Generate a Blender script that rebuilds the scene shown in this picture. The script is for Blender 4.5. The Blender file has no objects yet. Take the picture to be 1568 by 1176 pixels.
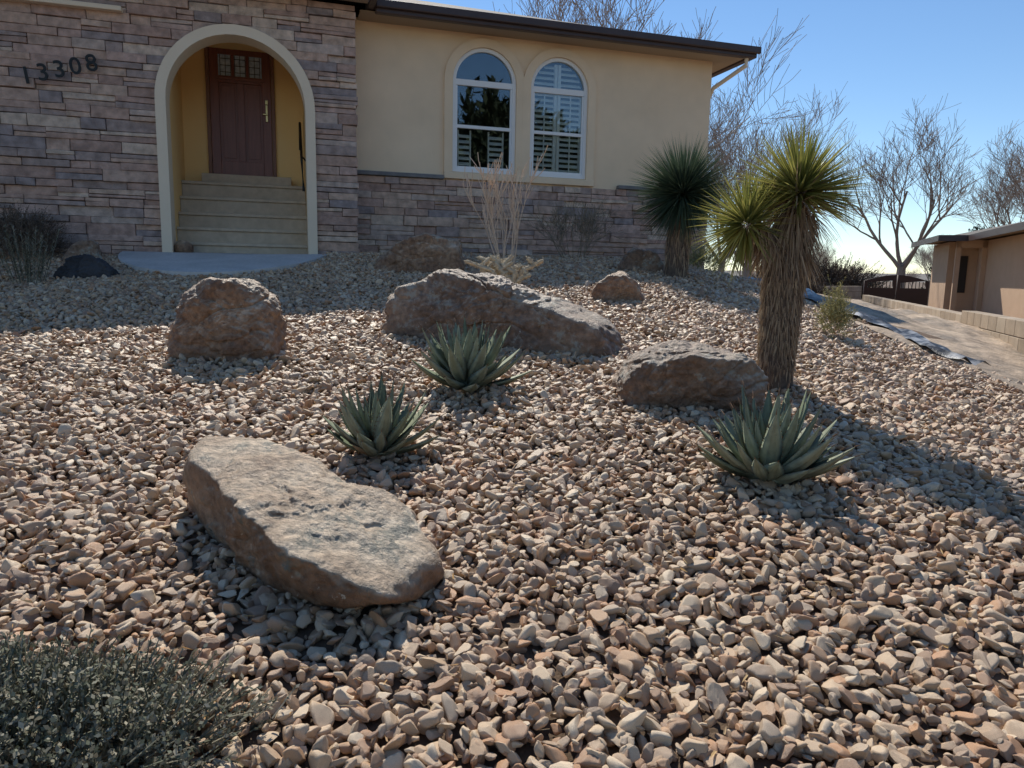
import bpy, bmesh, math, random
import numpy as np
from mathutils import Vector, Matrix, noise, Euler
R=random.Random(7)
scene=bpy.context.scene
COL=scene.collection

# ---------------------------------------------------------------- materials
def newmat(name):
    m=bpy.data.materials.new(name); m.use_nodes=True
    nt=m.node_tree; nt.nodes.clear()
    out=nt.nodes.new('ShaderNodeOutputMaterial')
    return m,nt,out
def ramp(nt,cols,interp='LINEAR'):
    r=nt.nodes.new('ShaderNodeValToRGB'); cr=r.color_ramp; cr.interpolation=interp
    n=len(cols)
    while len(cr.elements)<n: cr.elements.new(0.5)
    for i,c in enumerate(cols):
        if len(c)==4: p,c=c[0],c[1:]
        else: p=i/(n-1) if interp=='LINEAR' else i/n
        cr.elements[i].position=p
        cr.elements[i].color=(c[0],c[1],c[2],1)
    return r
def mat(name,cols,src='noise',scale=3.0,rough=0.85,bump=0.0,bscale=30.0,bdist=0.01,var=0.0,vscale=20.0,
        transl=0.0,spec=0.3,metal=0.0,interp='LINEAR',lichen=None,mapscale=None,sides=None):
    m,nt,out=newmat(name); N=nt.nodes; L=nt.links
    b=N.new('ShaderNodeBsdfPrincipled')
    b.inputs['Roughness'].default_value=rough
    b.inputs['Specular IOR Level'].default_value=spec
    b.inputs['Metallic'].default_value=metal
    tc=N.new('ShaderNodeTexCoord'); co=tc.outputs['Object']
    if mapscale:
        mp=N.new('ShaderNodeMapping'); mp.inputs['Scale'].default_value=mapscale
        L.new(co,mp.inputs['Vector']); co=mp.outputs['Vector']
    if len(cols)==1: cols=[cols[0],cols[0]]
    r=ramp(nt,cols,interp)
    if src=='noise':
        n=N.new('ShaderNodeTexNoise'); n.inputs['Scale'].default_value=scale; n.inputs['Detail'].default_value=6
        L.new(co,n.inputs['Vector'])
        mr=N.new('ShaderNodeMapRange'); mr.inputs[1].default_value=0.3; mr.inputs[2].default_value=0.7
        L.new(n.outputs['Fac'],mr.inputs[0]); L.new(mr.outputs[0],r.inputs[0])
    elif src=='island':
        g=N.new('ShaderNodeNewGeometry'); L.new(g.outputs['Random Per Island'],r.inputs[0])
    elif src=='object':
        g=N.new('ShaderNodeObjectInfo'); L.new(g.outputs['Random'],r.inputs[0])
    c=r.outputs[0]
    if sides:   # brown flanks darkened by normal, painting in their shade; upward faces stay paler
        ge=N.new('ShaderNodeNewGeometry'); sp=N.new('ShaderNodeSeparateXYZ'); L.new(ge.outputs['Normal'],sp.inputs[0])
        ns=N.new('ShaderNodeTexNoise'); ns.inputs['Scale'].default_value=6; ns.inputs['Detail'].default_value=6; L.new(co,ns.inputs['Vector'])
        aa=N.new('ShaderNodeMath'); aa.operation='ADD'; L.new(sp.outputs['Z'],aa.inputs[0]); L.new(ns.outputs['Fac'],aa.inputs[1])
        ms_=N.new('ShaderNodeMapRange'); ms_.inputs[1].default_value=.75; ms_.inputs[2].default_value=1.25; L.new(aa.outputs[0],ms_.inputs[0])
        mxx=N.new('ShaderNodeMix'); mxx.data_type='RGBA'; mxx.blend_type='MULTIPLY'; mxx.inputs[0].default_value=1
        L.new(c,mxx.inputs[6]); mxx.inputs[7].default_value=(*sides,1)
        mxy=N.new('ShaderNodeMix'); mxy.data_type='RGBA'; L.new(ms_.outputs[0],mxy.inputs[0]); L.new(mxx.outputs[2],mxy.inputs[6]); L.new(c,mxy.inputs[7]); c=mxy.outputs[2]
    if var>0:
        n2=N.new('ShaderNodeTexNoise'); n2.inputs['Scale'].default_value=vscale; n2.inputs['Detail'].default_value=5
        L.new(co,n2.inputs['Vector'])
        mr2=N.new('ShaderNodeMapRange'); mr2.inputs[1].default_value=0.3; mr2.inputs[2].default_value=0.7
        mr2.inputs[3].default_value=1-var; mr2.inputs[4].default_value=1+var
        L.new(n2.outputs['Fac'],mr2.inputs[0])
        mx=N.new('ShaderNodeVectorMath'); mx.operation='SCALE'
        L.new(c,mx.inputs[0]); L.new(mr2.outputs[0],mx.inputs['Scale']); c=mx.outputs[0]
    if lichen:
        for (lc,thr,lsc,wd) in lichen:
            n3=N.new('ShaderNodeTexNoise'); n3.inputs['Scale'].default_value=lsc; n3.inputs['Detail'].default_value=10; n3.inputs['Roughness'].default_value=0.75
            L.new(co,n3.inputs['Vector'])
            mr3=N.new('ShaderNodeMapRange'); mr3.inputs[1].default_value=thr; mr3.inputs[2].default_value=thr+wd; mr3.inputs[4].default_value=.85
            L.new(n3.outputs['Fac'],mr3.inputs[0])
            mm=N.new('ShaderNodeMix'); mm.data_type='RGBA'
            L.new(mr3.outputs[0],mm.inputs[0]); L.new(c,mm.inputs[6]); mm.inputs[7].default_value=(*lc,1); c=mm.outputs[2]
    L.new(c,b.inputs['Base Color'])
    if bump>0:
        nb=N.new('ShaderNodeTexNoise'); nb.inputs['Scale'].default_value=bscale; nb.inputs['Detail'].default_value=8
        nb.inputs['Roughness'].default_value=0.68
        L.new(co,nb.inputs['Vector'])
        bp=N.new('ShaderNodeBump'); bp.inputs['Strength'].default_value=bump; bp.inputs['Distance'].default_value=bdist
        L.new(nb.outputs['Fac'],bp.inputs['Height']); L.new(bp.outputs[0],b.inputs['Normal'])
    sh=b.outputs[0]
    if transl>0:
        t=N.new('ShaderNodeBsdfTranslucent'); L.new(c,t.inputs['Color'])
        ms=N.new('ShaderNodeMixShader'); ms.inputs[0].default_value=transl
        L.new(sh,ms.inputs[1]); L.new(t.outputs[0],ms.inputs[2]); sh=ms.outputs[0]
    L.new(sh,out.inputs[0])
    return m

M={}
M['pebble']=mat('crushed_rock',[(.43,.29,.18),(.53,.375,.24),(.33,.21,.135),(.60,.45,.30),(.47,.30,.18),(.38,.27,.185),(.64,.50,.35),(.48,.27,.145),(.46,.345,.24),(.56,.41,.27),(.38,.23,.14),(.51,.36,.235)],'object',var=.25,vscale=30,bump=.4,bscale=90,bdist=.005,rough=.42,spec=.5,interp='CONSTANT')
M['ground']=mat('ground_soil',[(.12,.08,.05),(.20,.135,.09)],'noise',scale=25,bump=.8,bscale=40,bdist=.02,var=.3,vscale=.7)
M['stone']=mat('ledgestone',[(.50,.335,.26),(.58,.41,.31),(.43,.285,.225),(.53,.36,.29),(.34,.27,.25),(.63,.48,.37),(.47,.31,.245),(.56,.38,.285),(.40,.30,.26),(.52,.36,.28),(.55,.42,.345)],'island',interp='CONSTANT',var=.3,vscale=9,bump=1,bscale=20,bdist=.025,rough=.9)
M['mortar']=mat('mortar_dark',[(.12,.095,.08)],'noise')  # even dark brown for joints and the panel behind the stones
M['stucco']=mat('stucco_tan',[(.84,.64,.43),(.87,.67,.46)],'noise',scale=1.2,bump=.5,bscale=90,bdist=.006,var=.05,vscale=2.5)
M['trim']=mat('stucco_trim',[(.80,.65,.47),(.84,.69,.51)],'noise',scale=2,bump=.4,bscale=90,bdist=.005)
M['yellow']=mat('porch_paint',[(.93,.63,.27),(.95,.66,.30)],'noise',scale=2,bump=.3,bscale=90,bdist=.004)
M['step']=mat('painted_steps',[(.50,.40,.29),(.57,.465,.345)],'noise',scale=4,bump=.2,bscale=60,bdist=.004,var=.1,vscale=12)
M['concrete']=mat('concrete',[(.50,.48,.44),(.62,.59,.55)],'noise',scale=3,bump=.3,bscale=80,bdist=.004,var=.1,vscale=30)
M['ledge']=mat('ledge_stone',[(.16,.155,.155),(.24,.23,.225)],'noise',scale=8,bump=.6,bscale=30)
M['fascia']=mat('fascia_brown',[(.055,.033,.03),(.07,.043,.037)],'noise',rough=.45,spec=.5)
M['soffit']=mat('soffit',[(.40,.31,.22)],'noise')
M['door']=mat('door_wood',[(.17,.06,.045),(.23,.085,.06)],'noise',scale=6,mapscale=(6,6,.5),rough=.4,spec=.4,bump=.15,bscale=30,bdist=.002)
M['doorframe']=mat('door_frame_wood',[(.20,.10,.07),(.25,.13,.09)],'noise',scale=5,rough=.5)
M['white']=mat('white_vinyl',[(.84,.83,.81)],'noise',rough=.4)
M['shutter']=mat('shutter_white',[(.84,.82,.78)],'noise',rough=.5)
M['black']=mat('black_metal',[(.02,.02,.02)],'noise',rough=.4,metal=.5)
M['brass']=mat('brass',[(.45,.33,.15)],'noise',rough=.3,metal=.9)
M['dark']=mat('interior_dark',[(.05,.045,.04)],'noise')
M['block']=mat('cinder_block',[(.33,.26,.19),(.40,.32,.24),(.46,.38,.29)],'island',bump=.6,bscale=60,bdist=.008,var=.15,vscale=5)
M['tarp']=mat('landscape_fabric',[(.22,.19,.16),(.44,.34,.25),(.56,.44,.32)],'noise',scale=1.6,bump=.7,bscale=12,bdist=.04,var=.35,vscale=7)
M['plastic']=mat('plastic_sheet',[(.015,.015,.015),(.03,.03,.03),(.5,.5,.5)],'noise',scale=5,rough=.4,spec=.5,bump=.6,bscale=10,bdist=.03)
ld=((.09,.07,.055),.63,13,.05); lw_=((.66,.60,.50),.63,19,.04)
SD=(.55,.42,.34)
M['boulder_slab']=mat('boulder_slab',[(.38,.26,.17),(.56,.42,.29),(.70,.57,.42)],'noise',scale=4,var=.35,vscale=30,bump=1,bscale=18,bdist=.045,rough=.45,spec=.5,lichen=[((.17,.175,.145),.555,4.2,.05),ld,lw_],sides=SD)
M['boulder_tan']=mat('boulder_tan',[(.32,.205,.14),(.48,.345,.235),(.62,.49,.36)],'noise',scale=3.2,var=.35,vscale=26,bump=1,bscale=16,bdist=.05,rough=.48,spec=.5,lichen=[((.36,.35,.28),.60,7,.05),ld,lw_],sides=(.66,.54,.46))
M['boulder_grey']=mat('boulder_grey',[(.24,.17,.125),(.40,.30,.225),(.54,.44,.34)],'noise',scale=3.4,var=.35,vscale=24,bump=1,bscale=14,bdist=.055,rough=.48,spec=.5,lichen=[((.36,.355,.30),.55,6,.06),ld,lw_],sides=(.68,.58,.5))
M['boulder_dark']=mat('boulder_dark',[(.035,.037,.042),(.08,.08,.085)],'noise',scale=4,bump=.8,bscale=18,bdist=.03)
M['agave']=mat('agave_leaf',[(.175,.215,.15),(.235,.275,.20),(.30,.33,.25)],'island',var=.18,vscale=25,rough=.5,transl=.15,spec=.35)
M['agave_tip']=mat('agave_spine',[(.16,.09,.05)],'noise')
M['agave_dead']=mat('agave_dry_leaf',[(.36,.27,.17),(.46,.36,.24)],'island',transl=.15)
M['yucca_leaf']=mat('yucca_leaf',[(.15,.17,.045),(.27,.27,.07),(.45,.41,.12),(.20,.21,.06)],'island',rough=.4,transl=.35,spec=.5)
M['yucca_blue']=mat('yucca_leaf_dark',[(.05,.085,.055),(.08,.12,.075),(.12,.165,.10)],'island',rough=.5,transl=.2,spec=.4)
M['thatch']=mat('dead_thatch',[(.17,.12,.08),(.38,.27,.18),(.54,.41,.27),(.24,.165,.11)],'island',rough=.8,transl=.2)
M['trunk']=mat('yucca_trunk',[(.09,.065,.05),(.17,.125,.09)],'noise',scale=20,bump=.8,bscale=40)
M['cholla']=mat('cholla_stem',[(.60,.49,.33),(.82,.70,.50)],'noise',scale=30,bump=1,bscale=70,bdist=.02,transl=.2)
M['twig']=mat('dry_twigs',[(.66,.48,.34),(.80,.62,.46)],'island')
M['shrub']=mat('shrub_greygreen',[(.09,.10,.065),(.17,.18,.125),(.30,.29,.22),(.14,.12,.08),(.46,.42,.32)],'island',transl=.15)
M['shrubdk']=mat('shrub_dusk',[(.20,.17,.12),(.28,.23,.165),(.34,.27,.20)],'island',transl=.1)
M['shrubbr']=mat('shrub_brown',[(.12,.085,.06),(.20,.15,.11)],'island')
M['shrubyl']=mat('shrub_yellow',[(.32,.30,.13),(.48,.43,.21)],'island',transl=.3)
M['bark']=mat('bare_bark',[(.24,.18,.14),(.40,.32,.26)],'island')
M['ever']=mat('evergreen',[(.035,.05,.03),(.07,.085,.045)],'island',transl=.1)
M['nroof']=mat('neighbor_roof',[(.12,.11,.10),(.20,.18,.16)],'noise',scale=8)
M['nstucco']=mat('neighbor_stucco',[(.54,.37,.25),(.59,.41,.28)],'noise',bump=.3,bscale=60)
M['gate']=mat('gate_brown',[(.05,.028,.024)],'noise',rough=.5)
m,nt,out=newmat('roof_shingles'); N=nt.nodes; L=nt.links
b=N.new('ShaderNodeBsdfPrincipled'); b.inputs['Roughness'].default_value=.85
tc=N.new('ShaderNodeTexCoord'); br=N.new('ShaderNodeTexBrick')
br.inputs['Scale'].default_value=3.2; br.inputs['Color1'].default_value=(.15,.135,.12,1); br.inputs['Color2'].default_value=(.28,.245,.21,1); br.inputs['Mortar'].default_value=(.04,.035,.03,1)
br.inputs['Mortar Size'].default_value=.03
L.new(tc.outputs['Object'],br.inputs['Vector']); L.new(br.outputs[0],b.inputs['Base Color'])
bp=N.new('ShaderNodeBump'); bp.inputs['Distance'].default_value=.03; L.new(br.outputs['Color'],bp.inputs['Height']); L.new(bp.outputs[0],b.inputs['Normal'])
L.new(b.outputs[0],out.inputs[0]); M['shingle']=m
m,nt,out=newmat('window_glass'); N=nt.nodes; L=nt.links
t=N.new('ShaderNodeBsdfTransparent'); t.inputs[0].default_value=(.93,.96,.95,1)
g=N.new('ShaderNodeBsdfGlossy'); g.inputs['Roughness'].default_value=.01; g.inputs[0].default_value=(.8,.85,.9,1)
fr=N.new('ShaderNodeFresnel'); fr.inputs[0].default_value=1.5
ms=N.new('ShaderNodeMixShader'); ad=N.new('ShaderNodeMath'); ad.operation='ADD'; ad.inputs[1].default_value=.06
L.new(fr.outputs[0],ad.inputs[0]); L.new(ad.outputs[0],ms.inputs[0]); L.new(t.outputs[0],ms.inputs[1]); L.new(g.outputs[0],ms.inputs[2])
L.new(ms.outputs[0],out.inputs[0]); M['glass']=m

# ---------------------------------------------------------------- helpers
def empty(name,loc=(0,0,0),rz=0):
    e=bpy.data.objects.new(name,None); COL.objects.link(e); e.location=loc; e.rotation_euler=(0,0,rz); return e
class MB:
    def __init__(s): s.v=[]; s.f=[]; s.mi=[]
    def add(s,vs,fs,mi=0):
        o=len(s.v); s.v+= [tuple(v) for v in vs]; s.f+=[tuple(i+o for i in f) for f in fs]; s.mi+=[mi]*len(fs)
    def box(s,x0,x1,y0,y1,z0,z1,mi=0):
        s.add([(x0,y0,z0),(x1,y0,z0),(x1,y1,z0),(x0,y1,z0),(x0,y0,z1),(x1,y0,z1),(x1,y1,z1),(x0,y1,z1)],
              [(0,3,2,1),(4,5,6,7),(0,1,5,4),(1,2,6,5),(2,3,7,6),(3,0,4,7)],mi)
    def obj(s,name,mats,parent=None,smooth=False,bevel=0,loc=None):
        me=bpy.data.meshes.new(name); me.from_pydata(s.v,[],s.f)
        if not isinstance(mats,(list,tuple)): mats=[mats]
        for m in mats: me.materials.append(m)
        me.polygons.foreach_set('material_index',s.mi)
        if smooth: me.polygons.foreach_set('use_smooth',[True]*len(me.polygons))
        me.update()
        o=bpy.data.objects.new(name,me); COL.objects.link(o)
        if parent: o.parent=parent
        if loc: o.location=loc
        if bevel:
            md=o.modifiers.new('bevel','BEVEL'); md.width=bevel; md.segments=2; md.limit_method='ANGLE'
        return o
    def tube(s,pts,rads,n=6,mi=0,cap=True):
        pts=[Vector(p) for p in pts]; vs=[]; fs=[]
        up=Vector((0.13,0.21,1)).normalized()
        for i,p in enumerate(pts):
            d=(pts[min(i+1,len(pts)-1)]-pts[max(i-1,0)])
            d=d.normalized() if d.length>1e-9 else Vector((0,0,1))
            a=d.cross(up)
            if a.length<.05: a=d.cross(Vector((1,0,0)))
            a.normalize(); b_=d.cross(a)
            for k in range(n):
                t=2*math.pi*k/n; vs.append(p+(a*math.cos(t)+b_*math.sin(t))*rads[i])
        for i in range(len(pts)-1):
            for k in range(n):
                k2=(k+1)%n; fs.append((i*n+k,i*n+k2,(i+1)*n+k2,(i+1)*n+k))
        if cap: fs.append(tuple((len(pts)-1)*n+k for k in range(n)))
        s.add(vs,fs,mi)
    def blade(s,base,d,length,width,droop=0.0,seg=4,fold=.25,mi=0,wprof=None,twist=0.0):
        d=Vector(d).normalized(); p=Vector(base); side=d.cross(Vector((0,0,1)))
        if side.length<.05: side=Vector((1,0,0))
        side.normalize()
        if twist: side=Matrix.Rotation(twist,3,d)@side
        vs=[]; fs=[]; cd=d.copy()
        for i in range(seg+1):
            t=i/seg; w=width*(wprof(t) if wprof else (1-t)**.8 if t>.5 else 1*(.574+.0*t))
            nrm=side.cross(cd).normalized()
            vs+= [p-side*w*.5+nrm*w*fold, p.copy(), p+side*w*.5+nrm*w*fold]
            cd=(cd+Vector((0,0,-droop/seg))).normalized(); p=p+cd*length/seg
        for i in range(seg):
            a=i*3; fs+=[(a,a+1,a+4,a+3),(a+1,a+2,a+5,a+4)]
        s.add(vs,fs,mi)
def plate(name,outline,holes,y0,y1,material,parent):
    cu=bpy.data.curves.new(name+'_c','CURVE'); cu.dimensions='2D'; cu.fill_mode='BOTH'; cu.extrude=abs(y1-y0)/2
    for poly in [outline]+holes:
        sp=cu.splines.new('POLY'); sp.points.add(len(poly)-1)
        for i,(x,z) in enumerate(poly): sp.points[i].co=(x,z,0,1)
        sp.use_cyclic_u=True
    o=bpy.data.objects.new(name+'_t',cu); COL.objects.link(o); bpy.context.view_layer.update()
    me=bpy.data.meshes.new_from_object(o.evaluated_get(bpy.context.evaluated_depsgraph_get()))
    me.transform(Matrix(((1,0,0,0),(0,0,-1,(y0+y1)/2),(0,1,0,0),(0,0,0,1))))
    bpy.data.objects.remove(o); me.materials.clear(); me.materials.append(material); me.name=name
    ob=bpy.data.objects.new(name,me); COL.objects.link(ob); ob.parent=parent; return ob
def arch(cx,half,z0,zs,n=24):
    pts=[(cx-half,z0),(cx-half,zs)]
    for i in range(1,n): a=math.pi-math.pi*i/n; pts.append((cx+half*math.cos(a),zs+half*math.sin(a)))
    pts+=[(cx+half,zs),(cx+half,z0)]
    return pts
def softplus(t,k): 
    t=np.asarray(t,dtype=float); return np.where(k*t>30,t,np.log1p(np.exp(np.minimum(k*t,30)))/k)
def gz(x,y):
    x=np.asarray(x,dtype=float); y=np.asarray(y,dtype=float)
    b=-1.5+.165*np.maximum(y,-2.2)
    b=.25-softplus(.25-b,12)
    f=np.clip((y-20)/15,0,1); b=b*(1-f)
    lat=.19*softplus(x-2,4); lat=1.2-softplus(1.2-lat,6)
    far=np.clip((y-18)/14,0,1)
    z=b-lat
    z=z*(1-far)+(-1.0)*far
    return z
def G(x,y): return float(gz(x,y))

# ---------------------------------------------------------------- ground sheet
def axis(lo,hi,flo,fhi,fine,n):
    a=list(np.arange(flo,fhi,fine)); 
    l=[flo-(flo-lo)*((i/n)**3) for i in range(n,0,-1)]; r=[fhi+(hi-fhi)*((i/n)**3) for i in range(0,n+1)]
    return np.array(l+a+r)
xs=axis(-900,900,-10,14,.2,24); ys=axis(-300,1500,-3,24,.2,24)
X,Y=np.meshgrid(xs,ys); Z=gz(X,Y)
nz=np.array([noise.noise(Vector((x*.9,y*.9,0))) for x,y in zip(X.ravel(),Y.ravel())]).reshape(X.shape)*.025
Z=Z+nz*(np.abs(X)<60)*(Y>1)
ny,nx=X.shape
vs=np.stack([X.ravel(),Y.ravel(),Z.ravel()],1); idx=np.arange(nx*ny).reshape(ny,nx)
fs=np.stack([idx[:-1,:-1].ravel(),idx[:-1,1:].ravel(),idx[1:,1:].ravel(),idx[1:,:-1].ravel()],1)
me=bpy.data.meshes.new('ground'); me.from_pydata(vs.tolist(),[],fs.tolist()); me.materials.append(M['ground'])
me.polygons.foreach_set('use_smooth',[True]*len(me.polygons)); COL.objects.link(bpy.data.objects.new('ground',me))

OX,OY,TH=-4.79,10.2,math.radians(17.2)
C,S=math.cos(TH),math.sin(TH)
def toworld(s,p): return OX+s*C-p*S, OY+s*S+p*C

# ---------------------------------------------------------------- gravel
pcol=bpy.data.collections.new('pebble_shapes')
rng=np.random.default_rng(3)
NP=20
for k in range(NP):
    bm=bmesh.new(); bmesh.ops.create_icosphere(bm,subdivisions=3,radius=1)
    pl=[]
    for _ in range(rng.integers(8,12)):
        n=Vector(rng.normal(size=3)).normalized(); pl.append((n,rng.uniform(.45,.78)))
    ax=(1.0,rng.uniform(.55,.85),rng.uniform(.36,.6))
    for v in bm.verts:
        c=v.co.copy(); 
        for n,d in pl:
            q=c.dot(n)
            if q>d: c-=n*(q-d)
        c+=c.normalized()*noise.noise(c*3+Vector((k*5,0,0)))*.08
        v.co=Vector((c.x*ax[0],c.y*ax[1],c.z*ax[2]))*1.35
    me=bpy.data.meshes.new('pebble_%d'%k); bm.to_mesh(me); bm.free()
    me.polygons.foreach_set('use_smooth',[k%5!=0]*len(me.polygons)); me.materials.append(M['pebble'])
    pcol.objects.link(bpy.data.objects.new('pebble_%d'%k,me))
cell=.0305
gx,gy=np.meshgrid(np.arange(-8.5,6,cell),np.arange(.9,12.6,cell))
px=(gx+rng.uniform(-.5,.5,gx.shape)*cell*1.5).ravel(); py=(gy+rng.uniform(-.5,.5,gx.shape)*cell*1.5).ravel()
ls=(px-OX)*C+(py-OY)*S; lp=-(px-OX)*S+(py-OY)*C
edge=3.8-.271*(py-8.4)+.12*np.sin(py*2.3)+.06*np.sin(py*7.1)+rng.normal(0,.05,px.shape); edge=np.where(py>8.4,3.8+.0*py+rng.normal(0,.04,px.shape),edge)
keep=(np.abs(px)<.84*py+.22)&(px<edge)
keep&=~((lp>-.02)&(ls<2.66))&~(lp>.56)
keep&=~((((ls-.85)/1.33)**2+(lp/2.08)**2<1)&(lp<.05))
px,py=px[keep],py[keep]; n=len(px)
nzp=np.array([noise.noise(Vector((a*.9,b*.9,0)))*.025+noise.noise(Vector((a*3.1,b*3.1,5)))*.018 for a,b in zip(px,py)])
pz=gz(px,py)+nzp+.004+rng.uniform(.0,.032,n)
me=bpy.data.meshes.new('gravel'); me.from_pydata(np.stack([px,py,pz],1).tolist(),[],[])
at=me.attributes.new('rot','FLOAT_VECTOR','POINT')
rot=np.stack([rng.normal(0,.52,n),rng.normal(0,.52,n),rng.uniform(0,6.28,n)],1); at.data.foreach_set('vector',rot.ravel().astype(np.float32))
at=me.attributes.new('scl','FLOAT','POINT'); scl=np.clip(rng.lognormal(0,.34,n),.5,1.9)*.0218; at.data.foreach_set('value',scl.astype(np.float32))
go=bpy.data.objects.new('gravel',me); COL.objects.link(go)
ng=bpy.data.node_groups.new('scatter','GeometryNodeTree')
ng.interface.new_socket('Geometry',in_out='INPUT',socket_type='NodeSocketGeometry'); ng.interface.new_socket('Geometry',in_out='OUTPUT',socket_type='NodeSocketGeometry')
gi=ng.nodes.new('NodeGroupInput'); g_o=ng.nodes.new('NodeGroupOutput')
ip=ng.nodes.new('GeometryNodeInstanceOnPoints'); ci=ng.nodes.new('GeometryNodeCollectionInfo')
ci.inputs['Collection'].default_value=pcol; ci.inputs['Separate Children'].default_value=True; ci.inputs['Reset Children'].default_value=True
ip.inputs['Pick Instance'].default_value=True
ri=ng.nodes.new('FunctionNodeRandomValue'); ri.data_type='INT'
[s for s in ri.inputs if s.name=='Min' and s.type=='INT'][0].default_value=0; [s for s in ri.inputs if s.name=='Max' and s.type=='INT'][0].default_value=NP-1
na=ng.nodes.new('GeometryNodeInputNamedAttribute'); na.data_type='FLOAT_VECTOR'; na.inputs['Name'].default_value='rot'
nb=ng.nodes.new('GeometryNodeInputNamedAttribute'); nb.data_type='FLOAT'; nb.inputs['Name'].default_value='scl'
er=ng.nodes.new('FunctionNodeEulerToRotation')
ng.links.new(gi.outputs[0],ip.inputs['Points']); ng.links.new(ci.outputs[0],ip.inputs['Instance'])
ng.links.new([s for s in ri.outputs if s.type=='INT'][0],ip.inputs['Instance Index'])
ng.links.new(na.outputs['Attribute'],er.inputs[0]); ng.links.new(er.outputs[0],ip.inputs['Rotation'])
ng.links.new(nb.outputs['Attribute'],ip.inputs['Scale']); ng.links.new(ip.outputs[0],g_o.inputs[0])
md=go.modifiers.new('scatter','NODES'); md.node_group=ng

# ---------------------------------------------------------------- house
H=empty('stone_stucco_house',(OX,OY,0),TH)
ACX,AR=1.02,1.02; ZS=2.2
def stone_rows(mb,s0,s1,z0,z1,yf,depth,hole=None,endcol=None):
    z=z0
    while z<z1-.02:
        h=R.choice([.085,.10,.115,.13,.15]); 
        if z+h>z1-.05: h=z1-z
        def chord(zz):
            if hole is None: return 0
            cx,r,zs=hole
            if zz<=zs: return r
            d=zz-zs
            return math.sqrt(max(r*r-d*d,0)) 
        cb,ct=chord(z),chord(z+h)
        if hole and cb>0:
            cx=hole[0]; spans=[(s0,s0,cx-cb,cx-ct),(cx+cb,cx+ct,s1,s1)]
        else: spans=[(s0,s0,s1,s1)]
        for lb,lt,rb,rt in spans:
            x=max(lb,lt); x_end=min(rb,rt)
            cuts=[x]
            while x<x_end:
                w=R.uniform(.18,.72); 
                if x_end-(x+w)<.16: w=x_end-x
                x+=w; cuts.append(x)
                if len(cuts)>200: break
            for i in range(len(cuts)-1):
                a0=a1=cuts[i]; b0=b1=cuts[i+1]
                if i==0: a0,a1=lb,lt
                if i==len(cuts)-2: b0,b1=rb,rt
                g=.003; pr=R.uniform(-.024,.024); yy=yf+pr; yb=yf+depth
                if endcol and i==len(cuts)-2 and abs(rb-s1)<1e-6: yb=endcol; b0+=R.uniform(0,.03); b1=b0
                parts=[(z,z+h)]
                if h>.11 and R.random()<.35: zm=z+h*R.uniform(.4,.6); parts=[(z,zm),(zm,z+h)]
                for (u0,u1) in parts:
                    f0=(u0-z)/h; f1=(u1-z)/h
                    A0=a0+(a1-a0)*f0+g; A1=a0+(a1-a0)*f1+g; B0=b0+(b1-b0)*f0-g; B1=b0+(b1-b0)*f1-g
                    j=lambda: R.uniform(-.007,.007)
                    y_=yy+R.uniform(-.012,.012)
                    t=R.uniform(-.01,.01)
                    mb.add([(A0,y_+t,u0+g+j()),(B0,y_-t,u0+g+j()),(B0,yb,u0+g),(A0,yb,u0+g),(A1,y_+t+j(),u1-g+j()),(B1,y_-t+j(),u1-g+j()),(B1,yb,u1-g),(A1,yb,u1-g)],
                       [(0,3,2,1),(4,5,6,7),(0,1,5,4),(1,2,6,5),(2,3,7,6),(3,0,4,7)])
        z+=h
mb=MB(); stone_rows(mb,-6,2.61,-.5,3.66,0,.1,hole=(ACX,.975,ZS),endcol=.62); mb.obj('entry_stone_veneer',M['stone'],H,bevel=.007)
mb=MB(); stone_rows(mb,2.6,8.72,-.9,1.44,.55,.08,endcol=1.2); mb.obj('base_stone_veneer',M['stone'],H,bevel=.007)
ah=arch(ACX,.96,-.4,ZS)
plate('entry_wall',[(-6,-.45),(-6,3.66),(2.585,3.66),(2.585,-.45),(ACX+.96,-.45)]+ah[::-1]+[(ACX-.96,-.45)],[],.04,.28,M['mortar'],H)
outer=arch(ACX,1.02,.0,ZS); inner=arch(ACX,.89,.0,ZS)
o=plate('arch_trim',outer+inner[::-1],[],-.075,.31,M['trim'],H); bv=o.modifiers.new('b','BEVEL'); bv.width=.015; bv.segments=2; bv.limit_method='ANGLE'; bv.angle_limit=1
mb=MB(); mb.box(-.1,.11,.29,2.1,-.1,3.4); mb.box(1.93,2.14,.29,2.1,-.1,3.4); mb.box(.1101,1.9299,1.9,2.1,-.1,3.4); mb.obj('porch_walls',M['yellow'],H)
mb=MB(); mb.box(-.1,2.14,.285,2.1,3.401,3.5); mb.obj('porch_ceiling',M['yellow'],H)
mb=MB()
tops=[.36,.58,.81,1.06,1.31]
for i,t in enumerate(tops):
    y0=.35+.26*i
    mb.box(.112,1.928,y0,1.898 if i==4 else y0+.262,-.1,t-.045)
    mb.box(.112,1.928,y0-.03,1.898 if i==4 else y0+.262,t-.044,t)
mb.box(.38,1.72,1.58,1.897,1.301,1.46); 
mb.obj('porch_steps',M['step'],H,bevel=.008)
mb=MB(); d0,d1,dz0,dz1=.53,1.44,1.475,3.46
mb.box(d0-.06,d0-.004,1.84,1.9,1.461,dz1+.06); mb.box(d1+.004,d1+.06,1.84,1.9,1.461,dz1+.06); mb.box(d0-.004,d1+.004,1.84,1.9,dz1+.004,dz1+.06); mb.obj('door_frame',M['doorframe'],H,bevel=.006)
mb=MB(); ya,yb_=1.862,1.895
def rail(x0,x1,z0,z1): mb.box(x0,x1,ya-.014,yb_,z0,z1)
w=d1-d0
rail(d0,d0+.13,dz0,dz1); rail(d1-.13,d1,dz0,dz1); rail(d0+.131,d1-.131,dz0,dz0+.22); rail(d0+.131,d1-.131,dz1-.14,dz1); rail(d0+.131,d1-.131,dz1-.56,dz1-.46)
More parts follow.
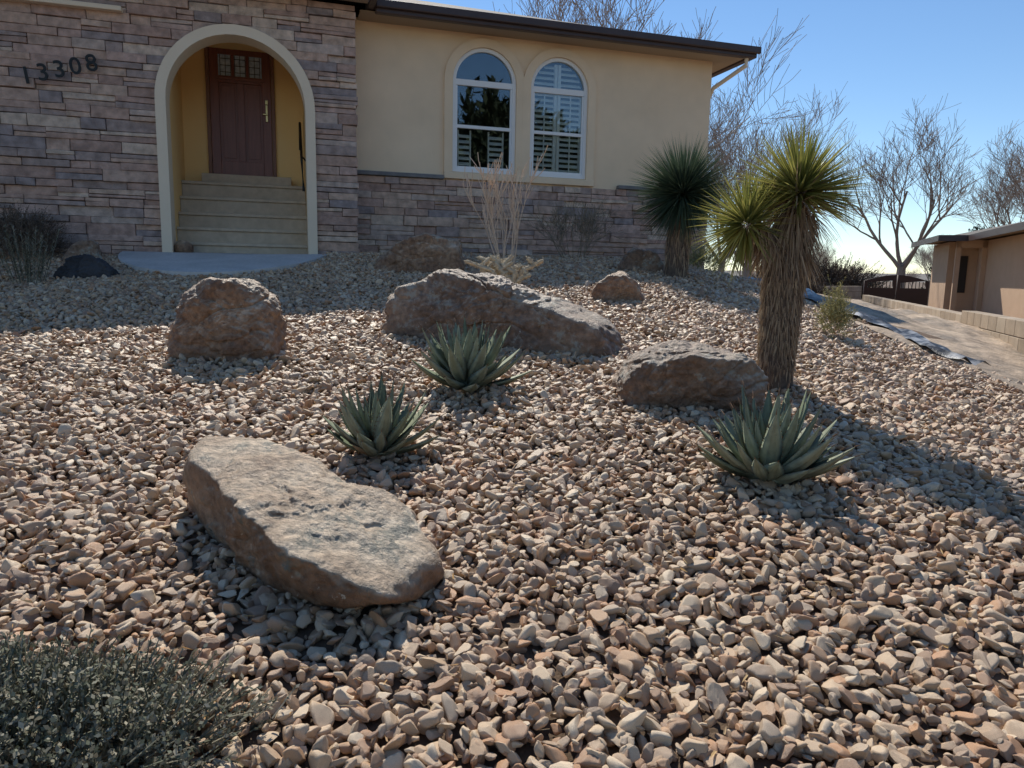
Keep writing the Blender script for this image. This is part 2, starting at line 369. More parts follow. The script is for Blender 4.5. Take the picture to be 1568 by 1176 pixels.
mid=(d0+d1)/2; rail(mid-.05,mid+.05,dz0+.2205,dz1-.5605)
mb.box(d0+.13,d1-.13,ya+.014,yb_-.002,dz0+.1,dz1-.56)
mb.box(d0+.17,mid-.09,ya+.002,yb_-.003,dz0+.27,dz1-.61); mb.box(mid+.09,d1-.17,ya+.002,yb_-.003,dz0+.27,dz1-.61)
lw=(w-.26)/3
for i in (1,2): rail(d0+.13+lw*i-.022,d0+.13+lw*i+.022,dz1-.46,dz1-.141)
mb.box(d0+.08,d1-.08,ya-.04,ya-.0145,dz1-.52,dz1-.485)
mb.obj('door',M['door'],H,bevel=.004)
mb=MB(); mb.box(d0+.13,d1-.13,ya+.018,ya+.022,dz1-.46,dz1-.14); mb.obj('door_glass',mat('leaded_glass',[(.35,.45,.55),(.65,.75,.82)],'noise',scale=18,rough=.15,spec=.8),H)
mb=MB()
for i in range(3):
    cx=d0+.13+lw*(i+.5); c0,c1=cx-lw/2+.03,cx+lw/2-.03
    for k in range(3): mb.box(c0+(c1-c0)*k/2-.004,c0+(c1-c0)*k/2+.004,ya+.008,ya+.014,dz1-.455,dz1-.145)
    for zz in (.2,.3,.4): mb.box(c0,c1,ya+.0075,ya+.0135,dz1-zz-.004,dz1-zz+.004)
mb.obj('door_lite_caming',M['black'],H)
mb=MB(); mb.box(d1-.09,d1-.05,ya-.05,ya-.015,dz0+.86,dz0+1.12); mb.box(d1-.095,d1-.045,ya-.035,ya-.0145,dz0+1.13,dz0+1.2); mb.box(d1-.13,d1-.05,ya-.07,ya-.05,dz0+.96,dz0+.985); mb.obj('door_handle',M['brass'],H,bevel=.006)
mb=MB(); mb.tube([(1.88,.5,1.15),(1.86,.5,1.6),(1.87,1.5,2.3),(1.87,1.6,1.9)],[.02]*4,8); mb.tube([(1.925,.6,1.6),(1.86,.6,1.67)],[.012]*2,6); mb.obj('handrail',M['black'],H)
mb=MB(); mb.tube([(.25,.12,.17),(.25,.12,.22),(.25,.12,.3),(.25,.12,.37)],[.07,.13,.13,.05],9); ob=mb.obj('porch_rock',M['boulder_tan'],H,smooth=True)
W=[(4.655,.515),(5.905,.495)]; WZ0,WZS=1.58,2.95
holes=[arch(cx,hw,WZ0,WZS) for cx,hw in W]
plate('stucco_wall',[(2.6,1.40),(2.6,3.70),(8.69,3.70),(8.69,1.40)],holes,.6,.70,M['stucco'],H)
mb=MB(); mb.box(2.3,8.66,.615,.8,-1.2,1.39); mb.box(8.49,8.69,.7201,9.2,1.4,3.7);mb.box(8.45,8.66,.8201,9.2,-1.2,1.399); mb.box(-6,8.6,9.2,9.4,-1.5,3.7); mb.box(-6,-5.8,.3,9.199,-1.5,3.7); mb.obj('side_walls',M['stucco'],H)
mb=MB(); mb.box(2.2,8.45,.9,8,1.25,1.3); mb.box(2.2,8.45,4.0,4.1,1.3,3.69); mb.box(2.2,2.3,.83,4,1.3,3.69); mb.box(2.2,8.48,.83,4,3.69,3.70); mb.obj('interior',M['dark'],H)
mb=MB(); mb.box(2.62,4.0,.5,.64,1.445,1.505); mb.box(6.98,8.76,.5,.64,1.445,1.505); mb.obj('stone_ledge',M['ledge'],H,bevel=.01)
for i,(cx,hw) in enumerate(W):
    o2=arch(cx,hw+.135,WZ0-.02,WZS); i2=arch(cx,hw+.002,WZ0-.02,WZS)
    bvm=plate('window_surround_%d'%(i+1),o2+i2[::-1],[],.552-.003*i,.6,M['stucco'],H).modifiers.new('b','BEVEL'); bvm.width=.01; bvm.segments=2
mb=MB(); mb.box(4.0,6.54,.52,.61,1.46,1.56); mb.obj('window_sill',M['stucco'],H,bevel=.012)
for i,(cx,hw) in enumerate(W):
    o2=arch(cx,hw,WZ0,WZS); i2=arch(cx,hw-.055,WZ0+.055,WZS)
    plate('window_frame_%d'%(i+1),o2,[i2],.595,.66,M['white'],H)
    mb=MB(); f=hw-.055
    mb.box(cx-f,cx+f,.60,.655,WZS-.06,WZS+.03); mb.box(cx-f,cx+f,.605,.65,2.25,2.30)
    mb.box(cx-f,cx-f+.03,.61,.65,WZ0+.055,WZS-.061); mb.box(cx+f-.03,cx+f,.61,.65,WZ0+.055,WZS-.061)
    mb.box(cx-f+.031,cx+f-.031,.61,.65,WZ0+.055,WZ0+.09)
    mb.obj('window_bars_%d'%(i+1),M['white'],H,bevel=.004)
    plate('window_glass_%d'%(i+1),arch(cx,hw-.03,WZ0+.03,WZS),[],.630,.634,M['glass'],H)
mb=MB(); cx,hw=W[1]
def louvers(x0,x1,z0,z1,mb,ang=.5,cx=None,hw=None,yc=.70,step=.085):
    z=z0
    while z<z1:
        a,b2=x0,x1
        if cx is not None and z>WZS:
            c=math.sqrt(max((hw-.07)**2-(z-WZS)**2,0)); a=max(a,cx-c); b2=min(b2,cx+c)
        if b2-a>.03:
            dy,dz=.032*math.cos(ang),.032*math.sin(ang)
            mb.add([(a,yc-dy,z-dz),(b2,yc-dy,z-dz),(b2,yc+dy,z+dz),(a,yc+dy,z+dz),(a,yc-dy,z-dz+.01),(b2,yc-dy,z-dz+.01),(b2,yc+dy,z+dz+.01),(a,yc+dy,z+dz+.01)],
              [(0,3,2,1),(4,5,6,7),(0,1,5,4),(1,2,6,5),(2,3,7,6),(3,0,4,7)])
        z+=step
louvers(cx-.40,cx-.05,1.69,3.40,mb,ang=.75,cx=cx,hw=hw); louvers(cx+.05,cx+.40,1.69,3.40,mb,ang=.75,cx=cx,hw=hw)
for xx in (cx-.44,cx-.055,cx+.005,cx+.40): mb.box(xx,xx+.05,.68,.73,1.62,2.95 if abs(xx-cx)>.2 else 3.36)
for xx in (cx-.235,cx+.215): mb.box(xx,xx+.018,.655,.668,1.66,2.9)
mb.box(cx-.4,cx+.4,.68,.73,1.62,1.665); mb.box(cx-.4,cx+.4,.68,.73,2.90,2.96)
mb.obj('shutters_2',M['shutter'],H)
mb=MB(); cx,hw=W[0]; louvers(cx-.38,cx-.20,1.72,2.2,mb,ang=.75,yc=.74); louvers(cx+.12,cx+.34,1.72,2.2,mb,ang=.75,yc=.74)
for xx in (cx-.40,cx-.2,cx+.10,cx+.34): mb.box(xx,xx+.02,.72,.76,1.6,2.24)
mb.obj('shutters_1',M['shutter'],H)
ez=3.78; sl=.364
mb=MB(); ridge=4.8; rz=ez+(ridge-.1)*sl
mb.add([(-6.5,.1,ez),(9.19,.1,ez),(9.19-4.7,ridge,rz),(-6.5,ridge,rz),(9.19,9.5,ez),(-6.5,9.5,ez)],[(0,1,2,3),(1,4,2),(3,2,4,5)])
mb.add([(-6.5,-.45,3.85),(2.9,-.45,3.85),(2.9,ridge,3.85+5.25*sl),(-6.5,ridge,3.85+5.25*sl),(2.9,.1,3.8),(2.9,ridge,rz-.1)],[(0,1,2,3),(1,4,5,2)])
mb.obj('roof',M['shingle'],H)
mb=MB(); mb.box(2.905,9.2,.06,.17,3.63,3.775); mb.box(9.085,9.2,.171,9.5,3.63,3.775); mb.box(-6.5,2.9,-.5,-.4,3.69,3.845); mb.box(2.80,2.9,-.399,.4,3.69,3.845)
mb.box(2.905,9.24,.0,.059,3.69,3.80)
mb.obj('gutter_fascia',M['fascia'],H,bevel=.015)
mb=MB(); mb.box(2.7,9.084,.172,.599,3.66,3.675); mb.box(8.692,9.083,.6,9.2,3.66,3.675); mb.box(-6.4,2.79,-.398,.0,3.71,3.725); mb.obj('soffit_boards',M['soffit'],H)
mb=MB(); mb.tube([(9.05,.14,3.64),(9.05,.14,3.52),(8.78,.68,3.25),(8.78,.9,3.0),(8.78,.9,.2)],[.035]*5,8); mb.obj('downspout',M['trim'],H)
mb=MB(); mb.box(-3.2,-.33,-.12,.06,3.22,3.28); mb.obj('upper_window_sill',M['trim'],H,bevel=.01)
mb=MB(); mb.box(-2.24,-2.12,-.16,-.03,2.5,2.78); mb.obj('wall_lantern',M['black'],H,bevel=.01)
for i,ch in enumerate('13308'):
    cu=bpy.data.curves.new('digit','FONT'); cu.body=ch; cu.size=.29; cu.extrude=.008; cu.offset=.002
    o=bpy.data.objects.new('house_number_digit_%d'%(i+1),cu); COL.objects.link(o); bpy.context.view_layer.update()
    me=bpy.data.meshes.new_from_object(o.evaluated_get(bpy.context.evaluated_depsgraph_get())); bpy.data.objects.remove(o)
    me.materials.clear(); me.materials.append(M['black'])
    o=bpy.data.objects.new('house_number_digit_%d'%(i+1),me); COL.objects.link(o); o.parent=H
    o.rotation_euler=(math.pi/2,-math.radians(8),0); o.location=(-1.52+.185*i,-.06,2.24+.055*i)

mb=MB(); top=[];n_=40
for i in range(n_+1):
    a=math.pi+math.pi*i/n_; top.append((.85+1.35*math.cos(a),2.1*math.sin(a)))
top+=[(2.2,.0),(1.9,.34),(.14,.34),(-.5,0)]
vt=[];vb=[]
cw=toworld(.85,-.6)
for s_,p_ in top:
    x,y=toworld(s_,p_); z=min(G(x,y),.15)+.065; vt.append((x,y,z)); vb.append((x,y,z-.2))
k=len(top); cz=G(*cw)+.07
mb.add(vt+vb+[(cw[0],cw[1],cz)],[(i,(i+1)%k,2*k) for i in range(k)]+[((i+1)%k,i,i+k,(i+1)%k+k) for i in range(k)])
mb.obj('entry_walkway',M['concrete'])

# ---------------------------------------------------------------- boulders
def boulder(name,pts,seed,material,amp=.03,k=44,sub=6,chips=46,crack=.4,chipr=(.82,.97),dents=()):
    pts=[Vector(p) for p in pts]; c=sum(pts,Vector())/len(pts); rr=random.Random(seed*17+3)
    bm=bmesh.new()
    for p in pts: bm.verts.new(p-c)
    bmesh.ops.convex_hull(bm,input=bm.verts); bm.normal_update()
    Nn=[];D=[]
    for f in bm.faces:
        n=f.normal.copy(); d=n.dot(f.verts[0].co)
        if d<0: n=-n; d=-d
        Nn.append(n[:]); D.append(max(d,.02))
    bm.free()
    for _ in range(chips):
        n=Vector((rr.gauss(0,1),rr.gauss(0,1),rr.gauss(0,.8))).normalized(); h=max(n.dot(p-c) for p in pts)
        Nn.append(n[:]); D.append(h*rr.uniform(*chipr))
    Nn=np.array(Nn); D=np.array(D)
    bm=bmesh.new(); bmesh.ops.create_icosphere(bm,subdivisions=sub,radius=1)
    bmesh.ops.subdivide_edges(bm,edges=bm.edges,cuts=1,use_grid_fill=True)
    for v in bm.verts: v.co.normalize()
    dirs=np.array([v.co[:] for v in bm.verts])
    Mx=np.clip(dirs@Nn.T/D,1e-6,None); mxm=Mx.max(1,keepdims=True); r=(np.sum((Mx/mxm)**k,1))**(-1/k)/mxm[:,0]*1.05
    off=Vector((seed*7.3,seed*3.1,seed))
    for v,rr_ in zip(bm.verts,r):
        d=v.co.copy(); p=d*float(rr_); q=p+off
        w_=Vector((q.x+.10*noise.noise(q*3),q.y+.10*noise.noise(q*3+Vector((9,0,0))),q.z*1.6))
        n1=noise.fractal(q*2.8,1.0,2.0,3); n2=noise.fractal(q*11,.75,2.2,4)
        rg=1-abs(noise.noise(w_*3.0)); rg=max(rg-.93,0)*14
        pit=max(noise.noise(q*14)-.36,0)
        s0=noise.noise(w_*3.6)*3.5; fl=math.floor(s0); fr_=s0-fl; st=(fl+min(fr_*4,1))/3.5   # ledges with sharp risers
        vv=p+d*(amp*.9*n1+amp*.5*n2-amp*crack*rg+amp*1.0*st-amp*1.6*pit)
        for (dc,dr,dd) in dents:
            e=(vv+c-Vector(dc)).length/dr
            if e<1: vv-=d*dd*(1-e*e)**1.5
        v.co=vv
    me=bpy.data.meshes.new(name); bm.to_mesh(me); bm.free(); me.materials.append(material)
    me.polygons.foreach_set('use_smooth',[True]*len(me.polygons))
    o=bpy.data.objects.new(name,me); COL.objects.link(o); o.location=c; return o
def pboulder(name,cx,cy,prof,depth,rz,seed,material,amp=.03,topf=.6,k=44,sub=6,**kw):
    rr=random.Random(seed); z0=G(cx,cy)-.04; zm=max(z for _,z in prof); pts=[]
    for x,z in prof:
        for sg in (-1,1):
            f=(1-(1-topf)*z/zm)*rr.uniform(.8,1.05); f*=(1-.35*abs(x)/max(abs(a) for a,_ in prof))
            y=sg*depth/2*f; zz=z+rr.uniform(-.03,.03)
            if z<=.02: zz=-.12
            X_=x+rr.uniform(-.02,.02)
            pts.append((cx+X_*math.cos(rz)-y*math.sin(rz),cy+X_*math.sin(rz)+y*math.cos(rz),z0+zz))
    return boulder(name,pts,seed,material,amp,k,sub,**kw)
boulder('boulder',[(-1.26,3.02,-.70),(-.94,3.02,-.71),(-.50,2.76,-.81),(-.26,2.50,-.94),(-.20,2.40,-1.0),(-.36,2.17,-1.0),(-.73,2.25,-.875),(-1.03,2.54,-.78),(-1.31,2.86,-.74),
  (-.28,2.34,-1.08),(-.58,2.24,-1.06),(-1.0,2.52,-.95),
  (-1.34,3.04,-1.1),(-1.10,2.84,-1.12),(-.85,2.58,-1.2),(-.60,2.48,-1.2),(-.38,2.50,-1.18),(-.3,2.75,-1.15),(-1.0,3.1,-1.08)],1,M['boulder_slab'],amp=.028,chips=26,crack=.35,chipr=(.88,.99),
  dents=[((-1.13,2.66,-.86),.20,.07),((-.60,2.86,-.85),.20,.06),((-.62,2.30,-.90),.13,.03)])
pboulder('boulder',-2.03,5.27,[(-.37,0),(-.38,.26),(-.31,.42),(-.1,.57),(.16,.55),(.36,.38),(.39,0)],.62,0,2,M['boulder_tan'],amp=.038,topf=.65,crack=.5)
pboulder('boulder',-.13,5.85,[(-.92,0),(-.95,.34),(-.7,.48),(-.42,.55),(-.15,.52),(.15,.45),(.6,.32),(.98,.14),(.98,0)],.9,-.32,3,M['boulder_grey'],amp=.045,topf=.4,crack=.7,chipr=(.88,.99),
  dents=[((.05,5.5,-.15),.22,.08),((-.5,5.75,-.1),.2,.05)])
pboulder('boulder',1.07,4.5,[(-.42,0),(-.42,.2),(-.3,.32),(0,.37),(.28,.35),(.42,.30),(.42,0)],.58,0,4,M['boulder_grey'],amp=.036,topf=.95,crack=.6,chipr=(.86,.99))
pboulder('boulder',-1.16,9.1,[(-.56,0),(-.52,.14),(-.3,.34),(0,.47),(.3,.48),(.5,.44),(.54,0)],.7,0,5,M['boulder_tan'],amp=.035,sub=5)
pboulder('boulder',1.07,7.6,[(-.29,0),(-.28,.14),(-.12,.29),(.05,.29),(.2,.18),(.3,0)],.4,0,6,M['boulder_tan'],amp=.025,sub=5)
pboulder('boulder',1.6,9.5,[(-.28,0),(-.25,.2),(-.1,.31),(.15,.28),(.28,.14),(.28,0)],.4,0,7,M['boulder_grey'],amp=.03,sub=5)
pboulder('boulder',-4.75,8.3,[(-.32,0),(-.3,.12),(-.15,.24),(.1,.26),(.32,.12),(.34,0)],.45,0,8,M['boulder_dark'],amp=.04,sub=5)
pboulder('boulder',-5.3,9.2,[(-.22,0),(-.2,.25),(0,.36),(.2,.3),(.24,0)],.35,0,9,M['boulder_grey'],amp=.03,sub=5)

# ---------------------------------------------------------------- agaves
def agave(x,y,rad,seed,n=40):
    rr=random.Random(seed); mb=MB(); z0=G(x,y)+.02
    A=empty('agave_plant',(x,y,z0))
    def lp(t): return (.62+.95*t) if t<.4 else max((1.0-((t-.4)/.6)**1.8),.02)
    for i in range(n):
        f=i/n; az=i*2.39996+rr.uniform(-.25,.25); el=math.radians(16+62*f**.85+rr.uniform(-9,9))
        Ln=rad*(1.0+.12*math.sin(f*3.1))*rr.uniform(.75,1.12); wd=rad*.26*rr.uniform(.8,1.2)*(1-.3*f)
        d=Vector((math.cos(az)*math.cos(el),math.sin(az)*math.cos(el),math.sin(el)))
        base=Vector((math.cos(az),math.sin(az),0))*rad*.14*(1-f)+Vector((0,0,rad*.02+f*.03))
        side=d.cross(Vector((0,0,1))).normalized(); side=(Matrix.Rotation(rr.uniform(-.3,.3),3,d)@side); nrm=side.cross(d).normalized()
        dead=(i<10 and rr.random()<.2); mi=2 if dead else 0
        if dead: Ln*=.7; wd*=.6
        seg=9; vs=[]; fs=[]; cur=rr.uniform(.0,.10)
        for j in range(seg+1):
            t=j/seg; w=wd*lp(t); p=base+d*Ln*t+Vector((0,0,1))*Ln*cur*(t*t) - nrm*Ln*.08*math.sin(t*3.14)
            th=wd*.16*(1-t)
            for q,(a,b_) in enumerate([(-.5,.28),(-.28,.08),(0,0),(.28,.08),(.5,.28)]): vs.append(p+side*w*a+nrm*w*b_)
            vs.append(p-nrm*(th)); 
        for j in range(seg):
            a=j*6; b2=a+6
            for q in range(4): fs.append((a+q,a+q+1,b2+q+1,b2+q))
            fs.append((a+4,a+5,b2+5,b2+4)); fs.append((a+5,a,b2,b2+5))
        mb.add(vs,fs,mi)
        tip=base+d*Ln+Vector((0,0,1))*Ln*cur; mb.tube([tip-d*.01,tip+d*.028],[.003,.0006],5,mi=1)
        for j in range(3,12):
            t=j/13; w=wd*lp(t)*.5; p=base+d*Ln*t+Vector((0,0,1))*Ln*cur*(t*t)-nrm*Ln*.08*math.sin(t*3.14)
            for sg in (-1,1):
                q=p+side*w*sg+nrm*w*.5; mb.add([q-d*.004,q+d*.004,q+side*sg*.007],[(0,1,2)],1)
    mb.obj('agave_leaves',[M['agave'],M['agave_tip'],M['agave_dead']],A,smooth=True)
agave(-.29,4.6,.36,11,56); agave(-.66,3.55,.30,12,52); agave(1.2,3.35,.36,13,60)

# ---------------------------------------------------------------- yuccas
def yhead(mb,c,rad,n,width,mi,lo=-.6,seed=1,axis=Vector((0,0,1)),droop=.15,hollow=.06):
    rr=random.Random(seed); q=Vector((0,0,1)).rotation_difference(axis)
    for i in range(n):
        u=lo+(1-lo)*(i+.5)/n; az=i*2.39996+rr.uniform(-.2,.2); u=max(-1,min(1,u+rr.uniform(-.06,.06)))
        s=math.sqrt(1-u*u); d=Vector((s*math.cos(az),s*math.sin(az),u)); d=q@d
        L_=rad*rr.uniform(.78,1.1)
        mb.blade(Vector(c)+d*hollow,d,L_-hollow,width*rr.uniform(.8,1.2),droop=droop*rr.uniform(-.2,1.7),seg=4,fold=.3,mi=mi,twist=rr.uniform(-.6,.6),wprof=lambda t:(.8+.5*t if t<.3 else max((1-t)/.7,.03)*.95))
def shaggy(mb,p0,p1,r0,r1,n,ln,w,mi,seed,out=.25):
    rr=random.Random(seed); p0=Vector(p0); p1=Vector(p1)
    for i in range(n):
        t=rr.random(); az=rr.uniform(0,6.283); r=r0+(r1-r0)*t; c=p0.lerp(p1,t); o=Vector((math.cos(az),math.sin(az),0))
        d=(Vector((0,0,-1))+o*rr.uniform(.0,out)+Vector((rr.uniform(-.22,.22),rr.uniform(-.22,.22),0))).normalized()
        mb.blade(c+o*r*rr.uniform(.88,1.08),d,ln*rr.uniform(.4,1.4),w*rr.uniform(.6,1.3),droop=rr.uniform(0,.4),seg=3,fold=.2,mi=mi,twist=rr.uniform(-1,1))
Yz=G(1.74,4.84); YE=empty('yucca_tree',(0,0,0)); YY=4.84
mb=MB()
mb.tube([(1.74,YY,Yz-.1),(1.74,YY,Yz+.05),(1.735,YY,-.5),(1.74,YY,-.25),(1.75,YY,0),(1.76,YY,.2),(1.79,YY,.45),(1.80,YY,.55)],[.11,.115,.10,.11,.12,.11,.07,.05],14,0)
mb.tube([(1.74,YY,.08),(1.64,YY-.02,.22),(1.52,YY-.05,.31)],[.09,.08,.06],10,0)
shaggy(mb,(1.735,YY,Yz+.08),(1.75,YY,.02),.105,.125,3200,.07,.010,2,5,.2)
shaggy(mb,(1.76,YY,.10),(1.80,YY,.46),.13,.10,900,.18,.012,2,6,.8)
shaggy(mb,(1.70,YY,.16),(1.50,YY-.05,.33),.10,.08,520,.17,.012,2,7,.9)
yhead(mb,(1.81,YY,.54),.46,560,.017,1,lo=-.4,seed=8,axis=Vector((.05,-.1,1)).normalized(),droop=.1)
yhead(mb,(1.47,YY-.06,.33),.38,320,.016,1,lo=-.35,seed=9,axis=Vector((-.9,-.3,.4)).normalized(),droop=.18)
yhead(mb,(1.60,YY+.12,.43),.30,120,.015,1,lo=-.1,seed=19,axis=Vector((-.3,.5,1)).normalized())
yhead(mb,(1.79,YY,.46),.44,190,.013,2,lo=-.95,seed=10,axis=Vector((0,0,1)),droop=.9)
mb.obj('yucca_body',[M['trunk'],M['yucca_leaf'],M['thatch']],YE)
YE=empty('yucca_tree',(0,0,0)); bx,by=1.99,9.2; bz=G(bx,by); mb=MB()
mb.tube([(bx,by,bz-.1),(bx,by,.25),(bx+.02,by,.7),(bx+.03,by,1.0)],[.15,.13,.13,.1],12,0)
shaggy(mb,(bx,by,bz+.1),(bx+.02,by,.6),.13,.14,600,.16,.014,2,15,.1)
yhead(mb,(bx+.04,by,1.0),.68,2400,.016,1,lo=-.93,seed=11,droop=.1,hollow=.05)
mb.obj('yucca_body',[M['trunk'],M['yucca_blue'],M['thatch']],YE)

# ---------------------------------------------------------------- cholla, twig shrub
rr=random.Random(8)
def cho(mb,p,d,L_,r,lv):
    q=p+d*L_; pts=[p+(q-p)*t for t in (0,.15,.5,.85,1)]; mb.tube(pts,[r*.55,r*.9,r,r*.95,r*.5],8)
    for _ in range(26):
        t=rr.random(); a=rr.uniform(0,6.28); o=Vector((math.cos(a),rr.uniform(-.6,.6),math.sin(a))).normalized(); c=p.lerp(q,t)+o*r*.8
        mb.tube([c,c+o*r*.9],[.006,.001],4)
    if lv>0:
        for k in range(3 if lv>1 else 2):
            sg=1 if k%2 else -1
            nd=Vector((sg*rr.uniform(.5,1.2),rr.uniform(-.6,.6),rr.uniform(.25,1.0))).normalized()
            cho(mb,p.lerp(q,rr.uniform(.5,1)),nd,L_*rr.uniform(.55,.75),r*.9,lv-1)
mb=MB(); bx,by=-.07,7.7; b0=Vector((bx,by,G(bx,by)-.02))
for k in range(4):
    a=k*1.57+.5; cho(mb,b0+Vector((math.cos(a)*.09,math.sin(a)*.05,0)),Vector((math.cos(a)*.3,math.sin(a)*.3,1.1)).normalized(),.30,.025,2)
mb.obj('cholla_cactus',M['cholla'],smooth=True)

def branchy(mb,p,d,L_,r,lv,rr,up=.1,kids=(3,5),spread=.7,sides=(3,4,5,6,7),segs=4,rmin=.002,shrink=(.55,.8)):
    pts=[p]; rads=[r]; cd=d.normalized(); q=p
    for i in range(segs):
        cd=(cd+Vector((rr.uniform(-.16,.16),rr.uniform(-.16,.16),rr.uniform(-.1,.14)+up*.3))).normalized(); q=q+cd*L_/segs
        pts.append(q); rads.append(max(r*(1-.55*(i+1)/segs),rmin))
    mb.tube(pts,rads,sides[min(lv,len(sides)-1)],cap=False)
    if lv>0:
        n=rr.randint(*kids)
        for k in range(n):
            t=.3+.7*(k+rr.random())/n; t=min(t,1); fi=t*segs; i=min(int(fi),segs-1); c=pts[i].lerp(pts[i+1],fi-i)
            rv=Vector((rr.gauss(0,1),rr.gauss(0,1),rr.gauss(0,.7))).normalized()
            nd=(cd*(1-spread*.35)+rv*spread+Vector((0,0,up))).normalized()
            branchy(mb,c,nd,L_*rr.uniform(*shrink),max(r*(1-.5*t)*.6,rmin),lv-1,rr,up,kids,spread,sides,3 if lv<3 else segs,rmin,shrink)
mb=MB(); r2=random.Random(12); bx,by=-.1,9.2
for k in range(9):
    a=r2.uniform(0,6.28); branchy(mb,Vector((bx+.08*math.cos(a),by+.08*math.sin(a),G(bx,by))),Vector((math.cos(a)*.34,math.sin(a)*.3,1)),.68,.009,3,r2,up=.25,kids=(2,3),spread=.45,rmin=.0048)
mb.obj('dry_bush',M['twig'])

def shrub(name,cx,cy,rx,ry,h,n,sl,nl,ls,material,seed,stem=.002,base=None,up=.5,lw=.4,lo=.55):
    r_=random.Random(seed); mb=MB(); z0=G(cx,cy) if base is None else base
    for i in range(n):
        a=r_.uniform(0,6.283); u=r_.random()**.5; e=math.sqrt(max(1-u*u,0))
        lump=1+.28*noise.noise(Vector((math.cos(a)*u*2.5,math.sin(a)*u*2.5,seed*3)))+.3*noise.noise(Vector((math.cos(a)*u*7,math.sin(a)*u*7,seed*3)))
        dp=r_.uniform(lo,1.0)
        p=Vector((cx+rx*u*math.cos(a)*lump*dp,cy+ry*u*math.sin(a)*lump*dp,z0+h*e*lump*dp))
        d=Vector((u*math.cos(a)+r_.gauss(0,.35),u*math.sin(a)+r_.gauss(0,.35),e*.8+up*r_.random())).normalized()
        q=p+d*sl*r_.uniform(.6,1.3); mb.tube([p-d*sl*.8,q],[stem,stem*.5],3,cap=False)
        for k in range(nl):
            t=(k+.5)/nl; c=p.lerp(q,t); o=Vector((r_.gauss(0,1),r_.gauss(0,1),r_.gauss(0,1))).normalized(); o=(o+d*.8).normalized()
            s_=o.cross(d); 
            if s_.length<.01: continue
            s_.normalize(); l_=ls*r_.uniform(.6,1.3)
            mb.add([c,c+o*l_*.5+s_*l_*lw*.5,c+o*l_,c+o*l_*.5-s_*l_*lw*.5],[(0,1,2,3)])
    return mb.obj(name,material)
shrub('santolina_shrub',-1.20,1.68,.62,.34,.21,2300,.055,8,.017,M['shrub'],21,stem=.0028,lw=.55)
mb=MB(); r2=random.Random(15); bx,by=.85,10.9
for k in range(20):
    a=r2.uniform(0,6.28); e=r2.uniform(.2,1.1); branchy(mb,Vector((bx+.15*math.cos(a),by+.1*math.sin(a),G(bx,by))),Vector((math.cos(a)*e,math.sin(a)*e*.6,1)),.46,.005,3,r2,up=.12,kids=(2,4),spread=.65,rmin=.0024)
mb.obj('leafless_bush',M['shrubdk'])
shrub('dry_shrub',-6.2,9.4,.6,.5,.6,1800,.10,7,.025,M['shrubbr'],23)
mb=MB(); r3=random.Random(31); cx,cy=-5.15,7.9
for i in range(40):
    a=r3.uniform(0,6.28); rad=r3.uniform(0,.16); p=Vector((cx+rad*math.cos(a),cy+rad*math.sin(a),G(cx,cy))); d=Vector((math.cos(a)*rad*2.2,math.sin(a)*rad*2.2,1)).normalized(); L_=r3.uniform(.3,.62)
    mb.tube([p,p+d*L_],[.004,.002],4)
    for k in range(34):
        t=r3.uniform(.15,1); b2=r3.uniform(0,6.28); o=(Vector((math.cos(b2),math.sin(b2),0))*.8+d*.7).normalized(); mb.blade(p+d*L_*t,o,.05,.012,seg=2)
mb.obj('lavender_plant',M['shrub'])
shrub('groundcover_shrub',3.0,6.9,.17,.17,.45,420,.08,8,.02,M['shrubyl'],24,up=.9)
shrub('dry_shrub',2.7,10.8,.4,.3,.35,450,.1,8,.025,M['shrubyl'],25)
mb=MB(); r4=random.Random(99)
for i in range(700):
    y=r4.uniform(1.4,8); x=r4.uniform(-.75,.7)*y
    if x>3.6: continue
    a=r4.uniform(0,6.28); d=Vector((math.cos(a),math.sin(a),r4.uniform(-.2,.4))); mb.blade((x,y,G(x,y)+.05),d,r4.uniform(.015,.05),r4.uniform(.004,.014),seg=2,twist=r4.uniform(-1,1))
mb.obj('leaf_litter',mat('dry_leaf',[(.60,.33,.10),(.60,.46,.26),(.36,.22,.12)],'island',transl=.3))

# ---------------------------------------------------------------- block walls
def block_wall(name,x0,y0,x1,y1,ztop,courses,steps=None,bw=.4,bh=.2,th=.2):
    L_=math.hypot(x1-x0,y1-y0); ang=math.atan2(y1-y0,x1-x0); E=empty(name,(x0,y0,0),ang); mb=MB(); r_=random.Random(int(L_*100))
    for c in range(courses):
        zt=ztop-c*bh; x=-.2 if c%2 else 0
        while x<L_:
            st=steps(x) if steps else 0
            mb.box(max(x,0)+.005,min(x+bw,L_)-.005,-th/2+r_.uniform(-.004,.004),th/2,zt-bh+.005-st,zt-.005-st); x+=bw
    mb.obj('blocks',M['block'],E,bevel=.006)
    mb=MB(); 
    x=0
    while x<L_:
        st=steps(x) if steps else 0
        mb.box(x,min(x+bw,L_),-th/2+.012,th/2-.012,ztop-courses*bh-st,ztop-.012-st); x+=bw
    mb.obj('mortar',M['mortar'],E)
block_wall('block_wall',5.9-.36*5,8.4-5,5.9+.36*17,8.4+17,-.42,5,steps=lambda x:.06 if x>8.2 else .0)
block_wall('block_wall',4.6,17.5,12.6,27.2,-.2,6)
block_wall('block_wall',15.2,27.3,24,27.0,.05,7)
Gt=empty('driveway_gate',(12.75,27.2,0),0)
